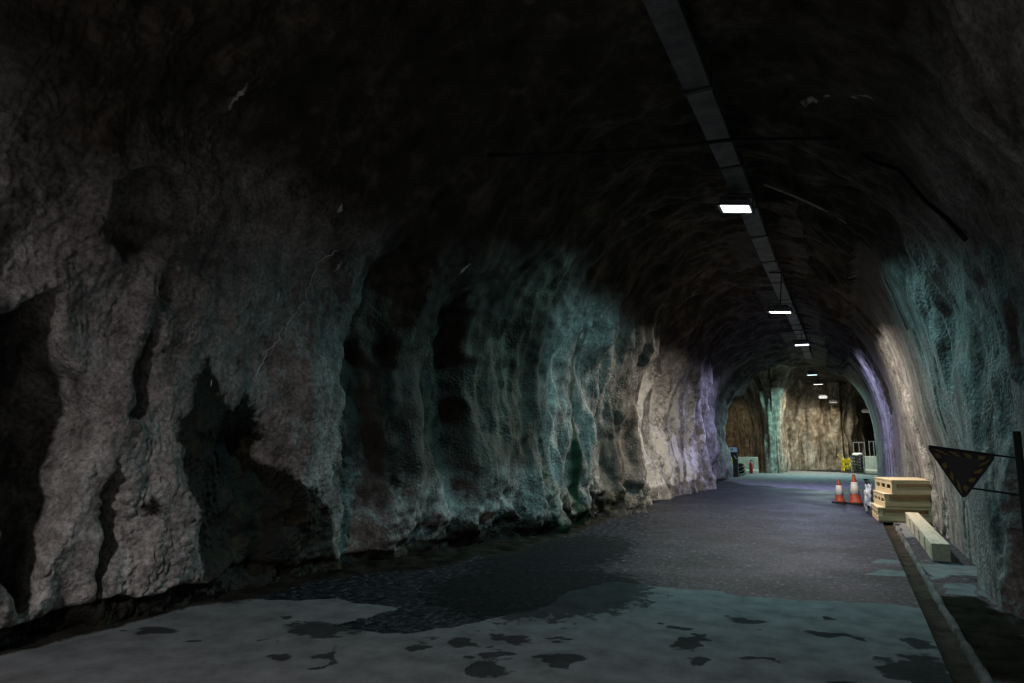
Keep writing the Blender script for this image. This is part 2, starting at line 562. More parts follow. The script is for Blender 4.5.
def shell_points(Y):
    """base points and inward normals for all rows; rows = concatenated left wall, ceiling, right wall"""
    nlw = 76
    ang_l = np.radians(np.linspace(0, AL, 190))
    ang_c = np.radians(np.linspace(AL, 180 - AR, 110))
    ang_r = np.radians(np.linspace(180 - AR, 180, 105))
    ang = np.concatenate([ang_l, ang_c[1:], ang_r[1:]])
    zl = np.linspace(-0.25, WALL_Z, nlw)[:-1]
    zr = np.linspace(WALL_Z, -0.25, nlw)[1:]
    n = len(zl) + len(ang) + len(zr)
    X = np.zeros((n, len(Y))); Z = np.zeros((n, len(Y)))
    a0, a1, c = xl(Y), xr(Y), zc(Y)
    ctr = (a0 + a1) / 2; hw = (a1 - a0) / 2
    k = len(zl)
    X[:k] = a0[None]; Z[:k] = zl[:, None]
    cs = np.cos(ang); sn = np.sin(ang)
    sx = np.sign(cs) * np.abs(cs) ** (2 / N_EXP); sz = np.abs(sn) ** (2 / N_EXP)
    X[k:k + len(ang)] = ctr[None] - sx[:, None] * hw[None]
    Z[k:k + len(ang)] = WALL_Z + sz[:, None] * (c - WALL_Z)[None]
    X[k + len(ang):] = a1[None]; Z[k + len(ang):] = zr[:, None]
    iL = k + len(ang_l) - 1
    iC = iL + len(ang_c) - 1
    return X, Z, iL, iC


BX, BZ, I_L, I_C = shell_points(Ys)
YY = np.broadcast_to(Ys[None], BX.shape)
tx = np.gradient(BX, axis=0); tz = np.gradient(BZ, axis=0)
tl = np.hypot(tx, tz); NX, NZ = tz / tl, -tx / tl       # inward normal (left wall -> +x)
ds = np.zeros_like(BX); ds[1:] = np.hypot(np.diff(BX, axis=0), np.diff(BZ, axis=0))
S = np.cumsum(ds, axis=0) - 0.25
STOT = S[-1:] - 0.25
SR = STOT - S                                             # arc length from the right foot

left_w = 1 - sstep(5.0, 7.5, S)                           # belongs to the left side
right_w = 1 - sstep(3.8, 5.5, SR)
near_w = 1 - sstep(8.0, 11.0, YY)

wy = YY + 0.35 * fbm(YY * 0.5, S * 0.35, 1.3, 2) + 0.10 * (S - 2) * 0.25
# broad undulation
D = 0.24 * fbm(YY * 0.30, S * 0.28, 0.0, 3)


def saw(y0, rise, fall, h):
    """fold whose camera-side flank rises slowly and whose far flank drops off"""
    q = YY + 0.22 * fbm(S * 0.6, YY * 0.3, y0, 2) + 0.06 * (S - 2.0) - y0
    return h * np.where(q < 0, sstep(-rise, 0, q), 1 - sstep(0, fall, q))


# hanging drapery folds, strong past the near bay
fold = ridge(wy * 0.62, S * 0.16, 4.0, 3, 0.55)
D += (0.20 * fold) * (0.30 + 0.70 * sstep(7.5, 11.5, YY)) * (1 - 0.45 * sstep(4.5, 6.5, np.minimum(S, SR)))
deep = 1 + 0.4 * sstep(11, 13, YY) * (1 - sstep(25, 29, YY)) * left_w
D += 0.07 * fold * (deep - 1) / 0.4
fold2 = ridge(wy * 1.5 + 3, S * 0.22, 9.0, 2, 0.5)
D += 0.095 * deep * fold2 * (0.35 + 0.65 * sstep(7.5, 11.5, YY))
fold3 = ridge(wy * 3.4 + 3, S * 0.5, 19.0, 2, 0.5)
D += 0.050 * fold3 * sstep(7.5, 11.5, YY)
for y0, rise, fall, h in ((6.9, 1.6, 0.5, 0.16), (11.6, 1.7, 0.35, 0.30), (13.4, 1.2, 0.35, 0.22), (15.9, 2.0, 0.5, 0.38), (20.2, 3.2, 0.4, 0.20),
                          (24.2, 4.0, 0.6, 0.40), (27.5, 2.0, 0.6, 0.18), (31.6, 3.0, 0.9, 0.08)):
    D += saw(y0, rise, fall, h) * (1 - sstep(4.0, 6.2, S))
for y0, rise, fall, h in ((10.2, 1.5, 0.6, 0.16), (13.8, 2.0, 0.5, 0.22), (20.5, 2.5, 0.7, 0.2), (26.2, 2.5, 0.6, 0.28), (32.2, 2.4, 0.7, 0.25)):
    D += saw(y0, rise, fall, h) * (1 - sstep(3.0, 5.5, SR))
# middle and small lumps
D += 0.075 * fbm(YY * 1.25, S * 1.0, 7.0, 3)
D += 0.020 * fbm(YY * 4.2, S * 3.8, 2.0, 2)
nodm = sstep(-0.15, 0.25, fbm(YY * 0.9, S * 0.7, 44.0, 2) + 0.12 + 0.4 * (1 - sstep(4.0, 5.2, YY)))
ny_, ns_ = YY + 0.03 * perlin(YY * 6, S * 6, 88.0), S + 0.03 * perlin(YY * 6, S * 6, 98.0)
D += (0.010 + 0.042 * nodm) * (np.abs(perlin(ny_ * 14.0, ns_ * 14.0, 5.0)) + 0.5 * perlin(ny_ * 21.0, ns_ * 21.0, 15.0) * (YY < 6.8)) * left_w * sstep(2.2, 2.7, YY) * (1 - sstep(7.0, 9, YY))
D += 0.03 * fbm(YY * 3.0, S * 3.0, 77.0, 3) * left_w * (1 - sstep(7.0, 9, YY))
D += right_w * 0.022 * fbm(YY * 5.0, S * 4.0, 5.0, 4, 0.6) * (1 - sstep(2.0, 3.2, SR))
# overhead rock is blockier: ridges run across
top_w = sstep(4.6, 6.2, np.minimum(S, SR))
D += top_w * 0.11 * ridge(YY * 0.7 + BX * 0.35, BX * 0.5, 12.0, 3, 0.55)


def gauss(y0, s0, ry, rs, rot=0.0):
    dy, dz = YY - y0, S - s0
    c, s_ = math.cos(rot), math.sin(rot)
    a = (dy * c + dz * s_) / ry; b = (-dy * s_ + dz * c) / rs
    return a * a + b * b


def pit(y0, s0, ry, rs, depth, rot=0.0):
    q = np.sqrt(gauss(y0, s0, ry, rs, rot) + 0.0)
    q = q * (1 + 0.22 * fbm(YY * 1.8 + y0, S * 1.8, 3.0, 2))
    return -depth * (1 - sstep(0.55, 1.10, q))


def bump(y0, s0, ry, rs, h, rot=0.0):
    return h * np.exp(-gauss(y0, s0, ry, rs, rot))


# hollows and swellings of the near left wall; outlines are (along the tunnel, up the wall)
HOLLOWS = [
    ([(3.65, 4.14), (3.97, 4.33), (4.29, 4.27), (4.44, 3.9), (4.25, 3.49), (3.86, 3.34), (3.64, 3.56)], 0.42),
    ([(2.95, 2.63), (3.24, 2.8), (3.36, 2.89), (3.5, 2.59), (3.7, 2.26), (3.92, 1.94), (3.85, 1.65), (3.7, 1.39), (3.64, 0.98), (3.57, 0.66), (3.46, 0.37),
      (3.32, 0.32), (3.1, 0.9), (3.0, 1.73)], 0.72),
    ([(4.3, 2.9), (4.44, 2.57), (4.46, 2.04), (4.29, 1.84), (4.15, 1.85), (4.18, 2.16), (4.25, 2.5)], 0.34),
    ([(4.06, 1.45), (4.21, 1.28), (4.23, 0.92), (4.15, 0.58), (4.06, 0.25), (4.0, 0.34), (4.0, 0.77), (3.98, 1.21)], 0.30),
    ([(4.36, 3.47), (4.52, 3.35), (4.51, 3.04), (4.35, 2.96)], 0.2),
]
wyy = YY + 0.07 * fbm(YY * 2.2, S * 2.2, 51.0, 3)
wss = S + 0.10 * fbm(YY * 2.2, S * 2.2, 57.0, 3)
for pl, dep in HOLLOWS:
    # walls of the hollow: abrupt on the near side, a ramp on the far side
    sdh = poly_sd(wyy, wss, pl)
    cy = np.mean([p[0] for p in pl]); hy = (max(p[0] for p in pl) - min(p[0] for p in pl)) / 2
    far = sstep(-1.0, 1.1, (wyy - cy) / hy)
    D -= left_w * dep * (1 - 0.40 * far) * sstep(-0.05, 0.10 + 0.05 * far, sdh)
    # swollen rim on the near side
    D += left_w * 0.30 * dep * np.exp(-((sdh + 0.10) / 0.14) ** 2) * (1 - far)
near_feat = (
    bump(2.75, 1.8, 0.30, 1.2, 0.18) + bump(4.62, 1.2, 0.26, 0.9, 0.12) + bump(4.75, 2.9, 0.35, 0.7, 0.10)
    + pit(5.65, 1.00, 0.75, 1.0, 0.28) + bump(6.45, 2.1, 0.40, 1.0, 0.14) + bump(5.3, 3.1, 0.6, 0.8, 0.12)
    + pit(7.45, 1.7, 0.40, 1.9, 0.20, 0.1) + bump(8.3, 0.9, 0.4, 1.0, 0.16) + pit(9.2, 2.4, 0.45, 1.8, 0.34, 0.15)
    + pit(7.6, 3.6, 0.6, 1.0, 0.26) + bump(8.45, 2.4, 0.3, 1.5, 0.12)
)
D += near_feat * left_w

# broken foot of the left wall: the sprayed skin stops above the ground, dark ground rock recedes under it
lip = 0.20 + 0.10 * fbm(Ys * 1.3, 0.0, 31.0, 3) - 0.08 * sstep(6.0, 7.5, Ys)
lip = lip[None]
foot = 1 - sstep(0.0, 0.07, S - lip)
D -= left_w * foot * (1 - 0.6 * sstep(5.8, 7.2, YY)) * (1 - sstep(13, 16, YY)) * (0.10 + 0.05 * fbm(YY * 3, S * 3, 2.2, 3))
rough_foot = (1 - sstep(0.5, 1.1, S)) * sstep(6.5, 8, YY) * (1 - 0.6 * sstep(16, 20, YY)) * left_w
D += rough_foot * 0.13 * fbm(YY * 2.6, S * 2.4, 6.6, 3)
# right foot: flow-stone skirt
D += right_w * (0.34 * np.exp(-((YY - 9.1) / 0.8) ** 2) * (1 - sstep(0.05, 0.7, SR)) + 0.05 * (1 - sstep(0.0, 0.5, SR)) * fbm(YY * 2.2, SR * 2.0, 8.8, 3))

# the left wall swings out into the recess behind its last pillar
D -= 1.5 * sstep(31.9, 33.5, YY) * (1 - sstep(2.7, 4.2, S))
# keep clear of the things by the right wall and of the tray on the crown
lim = 0.30 - 0.22 * sstep(9.5, 10.5, YY) * (1 - sstep(17.5, 19, YY)) * (1 - sstep(0.8, 2.4, SR))
D = np.where(right_w > 0.2, np.minimum(D, lim), D)
D = np.where((YY > 5.8) & (YY < 8.0) & (SR < 2.2), np.minimum(D, 0.10), D)
D = np.where((BX > -2.0) & (BX < -0.3) & (BZ > 4), np.minimum(D, 0.30), D)

PX = BX + NX * D
PZ = BZ + NZ * D
PY = YY + 0.05 * fbm(YY * 2.0, S * 2.0, 14.0, 2)
PY[:, 0] = Ys[0]

# stains: R dark wet and painted shade, G algae, B pale lime and painted light
mask = np.zeros(BX.shape + (4,))
stain_poly = [(5.0, 2.52), (5.22, 2.24), (5.4, 2.0), (5.59, 2.15), (5.94, 1.76), (5.96, 1.48), (6.42, 1.17), (6.98, 0.77), (7.11, 0.07), (6.68, -0.26),
              (5.15, -0.2), (5.02, 0.64), (4.8, 1.06), (4.73, 1.75), (4.86, 2.21)]
sd = poly_sd(YY, S + 0.10 * fbm(YY * 2, S * 2, 3.0, 2), stain_poly)
mask[..., 0] = np.maximum(mask[..., 0], left_w * np.clip(0.5 + sd / 0.30, 0, 1))
sd2 = 1 - np.sqrt(gauss(4.42, 1.02, 0.13, 0.14))
mask[..., 0] = np.maximum(mask[..., 0], left_w * np.clip(0.35 + sd2 * 0.4, 0, 0.75) * (sd2 > -1))
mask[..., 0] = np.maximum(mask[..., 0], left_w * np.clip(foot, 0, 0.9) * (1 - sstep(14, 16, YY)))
# dark ground-rock band low on the draped bay
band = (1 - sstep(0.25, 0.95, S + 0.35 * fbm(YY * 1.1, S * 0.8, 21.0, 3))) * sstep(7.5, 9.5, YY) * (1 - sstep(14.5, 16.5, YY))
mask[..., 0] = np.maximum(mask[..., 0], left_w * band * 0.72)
# shade painted as dark streaks down the near bay
bay_shade = sstep(0.25, 0.75, fbm(wy * 1.3, S * 0.16, 41.0, 3)) * sstep(6.2, 7.4, YY) * (1 - sstep(11.0, 13.0, YY))
mask[..., 0] = np.maximum(mask[..., 0], left_w * bay_shade * 0.62)
mask[..., 1] = left_w * np.maximum(0.72 * np.exp(-((YY - 12.7 + 0.05 * (S - 2)) / 0.17) ** 2) * (1 - sstep(3.4, 4.6, S)),
                                   0.48 * np.exp(-((YY - 11.4) / 0.55) ** 2) * (1 - sstep(2.6, 3.8, S)))
mask[..., 1] = np.maximum(mask[..., 1], left_w * 0.5 * np.exp(-gauss(5.8, 1.0, 0.35, 0.5)))


smin = np.minimum(S, SR)
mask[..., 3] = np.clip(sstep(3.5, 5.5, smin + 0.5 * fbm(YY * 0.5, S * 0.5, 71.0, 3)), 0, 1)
mask[..., 3] = np.maximum(mask[..., 3], left_w * 1.0 * sstep(6.6, 7.6, YY + 0.3 * fbm(S * 0.8, YY, 5.0, 2)) * (1 - sstep(10.8, 11.8, YY + 0.3 * fbm(S * 0.8, YY, 15.0, 2))) * sstep(0.5, 1.6, S + 0.3 * fbm(YY * 1.5, S, 6.0, 2)))  # shade of the near bay painted with the dark rock tone
# lime run out of a crack
vein = [(6.30, 4.1), (6.17, 3.83), (6.12, 3.34), (5.91, 3.0), (5.87, 2.75), (5.74, 2.47), (5.69, 2.33)]


def poly_d(px, py, pts):
    d = np.full(px.shape, 1e9)
    for (ax, ay), (bx, by) in zip(pts, pts[1:]):
        ex_, ey_ = bx - ax, by - ay
        t = np.clip(((px - ax) * ex_ + (py - ay) * ey_) / (ex_ * ex_ + ey_ * ey_), 0, 1)
        d = np.minimum(d, np.hypot(px - ax - t * ex_, py - ay - t * ey_))
    return d


lime = 0.75 * np.exp(-(poly_d(PX, YY, [(-0.25, 7.9), (0.0, 7.65), (0.08, 7.35), (0.2, 7.3), (0.4, 6.9)]) / 0.05) ** 2) * np.clip(0.75 + 0.5 * fbm(PX * 5, YY * 5, 3.0, 2), 0, 1) * (PZ > 4.2)
for ly, ls, lr in ((4.35, 5.2, 0.12), (6.4, 3.9, 0.05), (5.7, 3.35, 0.05), (8.6, 4.4, 0.08), (12.6, 3.9, 0.06), (5.1, 2.25, 0.03), (6.05, 4.6, 0.05)):
    lime = np.maximum(lime, 0.8 * np.exp(-gauss(ly, ls, lr * 0.5, lr * 2.2)) * left_w)
# warm lamplight painted as paler rock on the middle bay
painted_light = sstep(16.3, 17.3, YY + 0.3 * fbm(S * 0.9, YY, 83.0, 2)) * (1 - sstep(22.8, 25.0, YY)) * (1 - sstep(3.2, 4.8, S)) * sstep(0.1, 0.5, S)
lime = np.maximum(lime, left_w * painted_light * np.clip(0.53 + 0.36 * fbm(wy * 2.0, S * 0.40, 85.0, 4), 0.1, 0.85))
mask[..., 2] = lime  # lime deposits and painted lamplight share this channel
# shade painted into the rock tone just before it
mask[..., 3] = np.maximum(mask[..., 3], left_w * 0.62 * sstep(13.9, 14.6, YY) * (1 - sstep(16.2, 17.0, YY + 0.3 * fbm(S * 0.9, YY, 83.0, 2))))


def sub(a, b):
    return slice(a, b + 1)


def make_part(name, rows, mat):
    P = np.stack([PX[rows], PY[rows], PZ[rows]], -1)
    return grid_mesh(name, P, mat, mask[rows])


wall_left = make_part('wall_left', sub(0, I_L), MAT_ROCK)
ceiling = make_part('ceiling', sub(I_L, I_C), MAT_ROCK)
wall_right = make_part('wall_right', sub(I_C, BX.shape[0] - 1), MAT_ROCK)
tag(wall_left, 'lumpy grey sprayed rock wall with dark stains along the left', None)
tag(ceiling, 'dark brown rock vault above the cable tray', None)
tag(wall_right, 'draped grey rock wall close along the right of the road', None)


# thin lime vein running down a crack of the left wall (a part of that wall)
vp_ = []
for (ya, sa), (yb, sb) in zip(vein, vein[1:]):
    for k in range(8):
        f = k / 8
        yq = ya + (yb - ya) * f + 0.03 * float(perlin(sa * 3 + f * 4, 1.7, 0.3)); sq = sa + (sb - sa) * f
        jc = int(np.argmin(np.abs(Ys - yq))); rr = int(np.argmin(np.abs(S[:I_L, jc] - sq)))
        vp_.append((PX[rr, jc] + 0.004, PY[rr, jc], PZ[rr, jc]))
vn = obj('lime_vein', tube(vp_, [0.003 + 0.005 * abs(math.sin(k * 1.7)) for k in range(len(vp_))], 6), M_PAPER, wall_left, True)
vn['label'] = 'thin white lime vein'

# ------------------------------------------------------------------ chamber behind the arch
def smooth_poly(pts, step=0.10, it=3):
    p = np.array(pts, float)
    for _ in range(it):
        q = np.empty((2 * len(p), 2))
        q[0::2] = np.concatenate([[p[0]], 0.75 * p[:-1] + 0.25 * p[1:]])[:len(p)]
        q[1::2] = np.concatenate([0.25 * p[:-1] + 0.75 * p[1:], [p[-1]]])[:len(p)]
        p = q
    d = np.concatenate([[0], np.cumsum(np.hypot(*np.diff(p, axis=0).T))])
    t = np.arange(0, d[-1], step)
    return np.stack([np.interp(t, d, p[:, 0]), np.interp(t, d, p[:, 1])], -1), t


plan_left = [(-6.4, 33.3), (-6.9, 33.6), (-8.0, 34.2), (-10.0, 35.6), (-11.0, 39.0), (-10.0, 42.5), (-7.4, 42.6), (-5.8, 41.6), (-4.7, 39.6), (-4.3, 38.2),
             (-3.90, 37.3), (-3.30, 37.0), (-2.95, 37.5), (-3.05, 38.3), (-3.45, 39.2), (-3.45, 40.8), (-2.9, 42.0), (-1.6, 42.9), (-0.6, 43.0), (0.2, 43.5), (0.7, 45.0), (1.2, 48.0), (2.2, 54.0)]
plan_right = [(9.0, 54.0), (7.0, 46.0), (5.4, 40.5), (3.8, 37.0), (2.4, 34.6), (1.46, 33.3)]


def chamber_wall(name, pts, seed, label):
    c, t = smooth_poly(pts)
    d = np.gradient(c, axis=0); d /= np.linalg.norm(d, axis=1)[:, None]
    inn = np.stack([d[:, 1], -d[:, 0]], -1)            # right hand side of travel is the room
    Zr = np.concatenate([np.linspace(-0.2, 4.4, 62), np.linspace(4.5, 5.6, 8)])
    T, Zg = np.meshgrid(t, Zr, indexing='ij')
    off = 1.3 * (1 - np.sqrt(np.clip(1 - (np.maximum(Zg - 1.6, 0) / 3.9) ** 2, 0.0, 1)))
    wt = T + 0.3 * fbm(T * 0.6, Zg * 0.4, seed, 2)
    dd = 0.22 * fbm(T * 0.35, Zg * 0.3, seed + 3, 3) + 0.17 * ridge(wt * 0.75, Zg * 0.18, seed + 5, 3) + 0.07 * fbm(T * 1.6, Zg * 1.4, seed + 7, 3)
    dd *= np.minimum(1, np.minimum(T, t[-1] - T) / 0.6)
    off = off + dd * np.where(c[:, 0][:, None] * 0 + np.exp(-(np.hypot(c[:, 0] + 3.5, c[:, 1] - 37.4)[:, None] / 1.0) ** 2) > 0.35, 0.45, 1.0)
    P = np.stack([c[:, 0][:, None] + inn[:, 0][:, None] * off, c[:, 1][:, None] + inn[:, 1][:, None] * off, Zg], -1)
    o = grid_mesh(name, P, MAT_CHAMBER)
    return tag(o, label)


chamber_wall('wall_back', plan_left, 60.0, 'pale folded rock wall where the tunnel bends behind the arch')
chamber_wall('wall_side', plan_right, 80.0, 'rock wall turning away right behind the arch')
gx = np.arange(-12, 15, 0.14); gy = np.arange(32.9, 52, 0.14)
GX, GY = np.meshgrid(gx, gy, indexing='ij')
cz = 5.35 - 0.11 * np.clip(GY - 36, 0, 5) + 0.22 * fbm(GX * 0.4, GY * 0.4, 5.0, 3) + 0.16 * ridge(GX * 0.5, GY * 0.8, 2.0, 3)
cz = np.maximum(cz, 4.70 - 0.13 * np.clip(GY - 36, 0, 5))
o = grid_mesh('ceiling', np.stack([GX, GY, cz], -1), MAT_CHAMBER, bare_or_shade=0.9)
tag(o, 'low brown rock roof of the chamber behind the arch')

# ------------------------------------------------------------------ floor
fy = np.concatenate([np.arange(-16, 2.5, 0.3), np.arange(2.5, 12, 0.035), np.arange(12, 33.5, 0.12)])
fx = np.arange(-7.2, 0.561, 0.04)
FX, FY = np.meshgrid(fx, fy, indexing='ij')
jx = FX + 0.10 * fbm(FX * 1.3, FY * 1.3, 2.0, 3); jy = FY + 0.16 * fbm(FX * 1.3, FY * 1.3, 9.0, 3)
conc_poly = [(-8, -20), (2, -20), (2, 8.25), (0.43, 8.2), (-0.07, 8.0), (-0.93, 8.02), (-1.54, 7.9), (-2.13, 8.1), (-2.56, 7.95), (-2.78, 7.35), (-2.86, 6.35),
             (-3.05, 5.95), (-3.43, 5.25), (-3.9, 5.1), (-4.25, 5.1), (-4.15, 5.45), (-4.1, 5.85), (-4.9, 5.95), (-5.6, 5.6), (-6.1, 5.25), (-8, 5.2)]
far_poly = [(-8, 60), (-8, 30), (-4.4, 29.2), (-3.4, 27.2), (-2.0, 26.0), (-0.6, 25.4), (0.1, 27), (0.7, 29.5), (3, 31), (3, 60)]
pal = np.clip(0.5 + poly_sd(jx, jy, conc_poly) / 0.35, 0, 1)
pal = np.maximum(pal, np.clip(0.5 + poly_sd(FX + 0.35 * fbm(FX, FY * 0.5, 2, 2), FY + 0.5 * fbm(FX, FY, 4, 2), far_poly) / 0.6, 0, 1))
stn = np.zeros_like(FX)
RX = FX + 0.13 * fbm(FX * 4.0, FY * 4.0, 61.0, 3); RY = FY + 0.13 * fbm(FX * 4.0, FY * 4.0, 66.0, 3)
for pl in ([(0.2, 10.75), (0.5, 10.85), (0.62, 11.2), (0.4, 11.3), (0.25, 11.05)], [(0.12, 9.8), (0.6, 9.85), (0.62, 10.3), (0.3, 10.35)]):
    pal = np.maximum(pal, np.clip(0.5 + poly_sd(jx, jy, pl) / 0.25, 0, 1))


def spot(x, y, rx, ry, k=0.9):
    q = np.sqrt(((RX - x) / rx) ** 2 + ((RY - y) / ry) ** 2)
    return np.clip(0.5 + (1 - q) * 0.45, 0, k)


for a in [(-5.58, 4.29, 0.20, 0.10), (-4.96, 4.22, 0.09, 0.07), (-4.28, 4.95, 0.35, 0.20), (-4.0, 4.2, 0.12, 0.09), (-3.72, 4.42, 0.10, 0.13), (-3.62, 4.25, 0.07, 0.07),
          (-2.45, 4.65, 0.16, 0.20), (-2.55, 5.0, 0.10, 0.12), (-2.6, 5.4, 0.20, 0.13), (-2.95, 5.15, 0.14, 0.2), (-2.05, 5.08, 0.18, 0.15), (-1.27, 6.0, 0.07, 0.28),
          (-1.15, 5.5, 0.09, 0.15), (-3.2, 4.9, 0.10, 0.12), (-2.2, 5.6, 0.08, 0.06), (-0.9, 6.9, 0.18, 0.12), (-0.2, 6.7, 0.22, 0.1), (0.2, 6.0, 0.14, 0.3), (0.42, 6.75, 0.14, 0.22),
          (0.45, 5.9, 0.2, 0.5)]:
    stn = np.maximum(stn, spot(*a))
splat = sstep(0.30, 0.62, fbm(FX * 4.2, FY * 4.2, 17.0, 3)) * (1 - sstep(0.0, 1.4, np.hypot((FX + 2.6) / 1.1, (FY - 5.2) / 0.8)))
stn = np.maximum(stn, splat * 0.9)
splat2 = sstep(0.62, 0.95, fbm(FX * 3.2, FY * 3.2, 27.0, 3)) * (FY < 8)
stn = np.maximum(stn, splat2 * 0.75)
# wet tongue lying on the asphalt where it meets the concrete
wet = np.maximum(np.exp(-(((FX + 3.2) / 1.5) ** 2 + ((FY - 7.3) / 1.7) ** 2)), 0.8 * np.exp(-(((FX + 3.9) / 1.4) ** 2 + ((FY - 9.6) / 3.2) ** 2)))
stn = np.maximum(stn, np.clip(wet * 1.0, 0, 0.85))
# earth gathered along the foot of the left wall
xle = np.interp(FY, Ys, xl(Ys))
dirt = 1 - sstep(0.0, 0.9, FX - xle - 0.10 * sstep(6, 9, FY) - 0.45 * sstep(6, 8, FY) * (1 - sstep(12, 16, FY)) + 0.25 * fbm(FX * 1.2, FY * 0.7, 33, 2))
dirt *= sstep(4.6, 5.6, FY)
dirt = np.maximum(dirt, 1 - sstep(0.0, 0.25, FX - xle - 0.05))
fz = 0.010 * fbm(FX * 0.6, FY * 0.6, 1.0, 2) + 0.05 * dirt * (0.5 + 0.8 * fbm(FX * 3, FY * 3, 4.0, 3)) * sstep(0.2, 0.8, dirt)
fz = np.where(FX > -4.4, np.clip(fz, -0.015, 0.004), fz)
floor_o = grid_mesh('floor', np.stack([FX, FY, fz], -1), MAT_FLOOR, np.stack([pal, stn, dirt], -1), flip=False)
tag(floor_o, 'worn asphalt road with pale concrete patch and dark splashes')

# verge beyond the gutter
vx = np.arange(0.80, 3.0, 0.04)
VX, VY = np.meshgrid(vx, fy, indexing='ij')
jx = VX + 0.10 * fbm(VX * 2, VY * 2, 2.0, 3); jy = VY + 0.22 * fbm(VX * 2, VY * 1.5, 9.0, 3)
vp = np.zeros_like(VX)
for pl in ([(0.80, 9.9), (1.2, 10.15), (1.7, 10.3), (1.7, 11.2), (1.0, 11.1), (0.8, 10.8)], [(0.85, 9.0), (1.2, 8.9), (1.25, 9.6), (0.95, 9.75)],
           [(0.8, 13.6), (1.25, 13.8), (1.4, 15.4), (1.1, 16.6), (0.8, 16.0)], [(1.15, 8.3), (1.75, 8.2), (1.75, 9.4), (1.3, 9.2)]):
    vp = np.maximum(vp, np.clip(0.5 + poly_sd(jx, jy, pl) / 0.25, 0, 1))
vp = np.maximum(vp, np.clip(0.5 + poly_sd(VX, VY, [(0.7, 60), (0.7, 30), (3, 31), (3, 60)]) / 0.5, 0, 1))
vd = np.clip(0.60 + 0.6 * fbm(VX * 1.5, VY * 0.8, 3.0, 3), 0, 1) * (1 - sstep(9.0, 12.0, VY) * 0.5) * (1 - np.clip(vp * 1.5, 0, 1))
vz = 0.012 + 0.02 * fbm(VX * 2.2, VY * 2.2, 4.0, 3) * (1 - np.clip(vp, 0, 1)) * (1 - sstep(9.5, 10.5, VY))
vz = np.where(VY > 10, np.clip(vz, 0.0, 0.012), vz)
verge = grid_mesh('floor', np.stack([VX, VY, vz], -1), MAT_FLOOR, np.stack([vp, np.zeros_like(vp), vd], -1))
tag(verge, 'dirty verge strip between the gutter and the right wall')
# pale patches on the road side of the gutter are part of the road floor mask (see below)

# recessed gutter channel
prof = [(0.56, 0.0), (0.575, -0.045), (0.66, -0.055), (0.745, -0.045), (0.755, 0.014), (0.80, 0.016), (0.815, -0.05)]
gyy = np.concatenate([np.arange(-16, 3, 0.5), np.arange(3, 33.5, 0.06)])
P = np.zeros((len(prof), len(gyy), 3))
for i, (x, z) in enumerate(prof):
    wob = 0.012 * fbm(gyy * 1.7, i * 3.0, 2.0, 2)
    P[i, :, 0] = x + (wob if i > 0 else 0)
    P[i, :, 1] = gyy
    P[i, :, 2] = z + (0.018 * fbm(gyy * 3.0, i * 1.3, 7.0, 3) if 0 < i < 4 else 0) + (-0.03 * sstep(0.1, 0.6, fbm(gyy * 0.9, 3.0, 1.0, 2)) if i in (4, 5) else 0)
gut = grid_mesh('trim_1', P[:4], M_GUTTER)
tag(gut, 'dirty sunken drain channel along the right edge of the road')
krb = grid_mesh('trim_2', P[3:], M_KERB)
tag(krb, 'thin raised concrete lip beside the drain channel')

# chamber floor
cx_ = np.arange(-12, 15, 0.2); cy_ = np.arange(33.44, 52, 0.2)
CX_, CY_ = np.meshgrid(cx_, cy_, indexing='ij')
cp = np.clip(0.5 + poly_sd(CX_ + 0.4 * fbm(CX_ * 0.7, CY_ * 0.7, 3, 2), CY_ + 0.4 * fbm(CX_ * 0.7, CY_ * 0.7, 8, 2),
                           [(-8, 30), (8, 30), (2.5, 36.5), (1.0, 38.0), (-0.8, 39.6), (-2.4, 40.8), (-3.9, 40.6), (-8, 40)]) / 0.6, 0, 1)
cf = grid_mesh('floor', np.stack([CX_, CY_, 0 * CX_], -1), MAT_FLOOR, np.stack([cp, 0 * cp, 0.25 * (1 - cp)], -1))
tag(cf, 'pale floor slab of the chamber behind the arch')

# ------------------------------------------------------------------ cable tray
TRX = -1.24


def tray_z(y): return float(np.interp(y, [0, 11, 15, 20, 27, 34], [5.50, 5.50, 5.38, 5.36, 5.36, 5.10]))


tray = thing('cable_tray', 'long grey metal cable tray hanging under the tunnel crown', 'cable tray', (TRX, 6.0, 0))
bmp = None
y = 1.0
sections = [1.0, 3.0, 5.1, 7.3, 9.7, 11.6, 13.2, 15.0, 17.1, 19.3, 21.5, 23.7, 25.9, 28.1, 30.3, 32.4]
for a, b in zip(sections, sections[1:]):
    z0, z1 = tray_z(a), tray_z(b)
    j = random.uniform(-0.012, 0.012)
    bm = bmesh.new()
    pr = [(-0.13, 0.10), (-0.14, 0.10), (-0.14, 0.0), (0.14, 0.0), (0.14, 0.10), (0.13, 0.10), (0.13, 0.012), (-0.13, 0.012)]
    A = [bm.verts.new((x, a + 0.025 - 6.0, z0 + z + j)) for x, z in pr]
    B = [bm.verts.new((x, b - 0.025 - 6.0, z1 + z + j * 0.3)) for x, z in pr]
    n = len(pr)
    for i in range(n):
        bm.faces.new((A[i], A[(i + 1) % n], B[(i + 1) % n], B[i]))
    bm.faces.new(A[::-1]); bm.faces.new(B)
    obj('tray_panel', bm, M_TRAY, tray)
    # joint strap and its hanger
    obj('joint_strap', box((0, b - 6.0, z1 - 0.012), (0.32, 0.07, 0.012)), M_DARKMETAL, tray)
    for sx in (-0.152, 0.152):
        obj('hanger', tube([(sx, b - 6.0, z1 - 0.012), (sx, b - 6.0, z1 + 0.85)], 0.008, 6), M_DARKMETAL, tray)

# ------------------------------------------------------------------ ceiling floodlights
def chamber_top(x, y):
    return float(cz[int(np.argmin(np.abs(gx - x))), int(np.argmin(np.abs(gy - y)))]) - 0.04


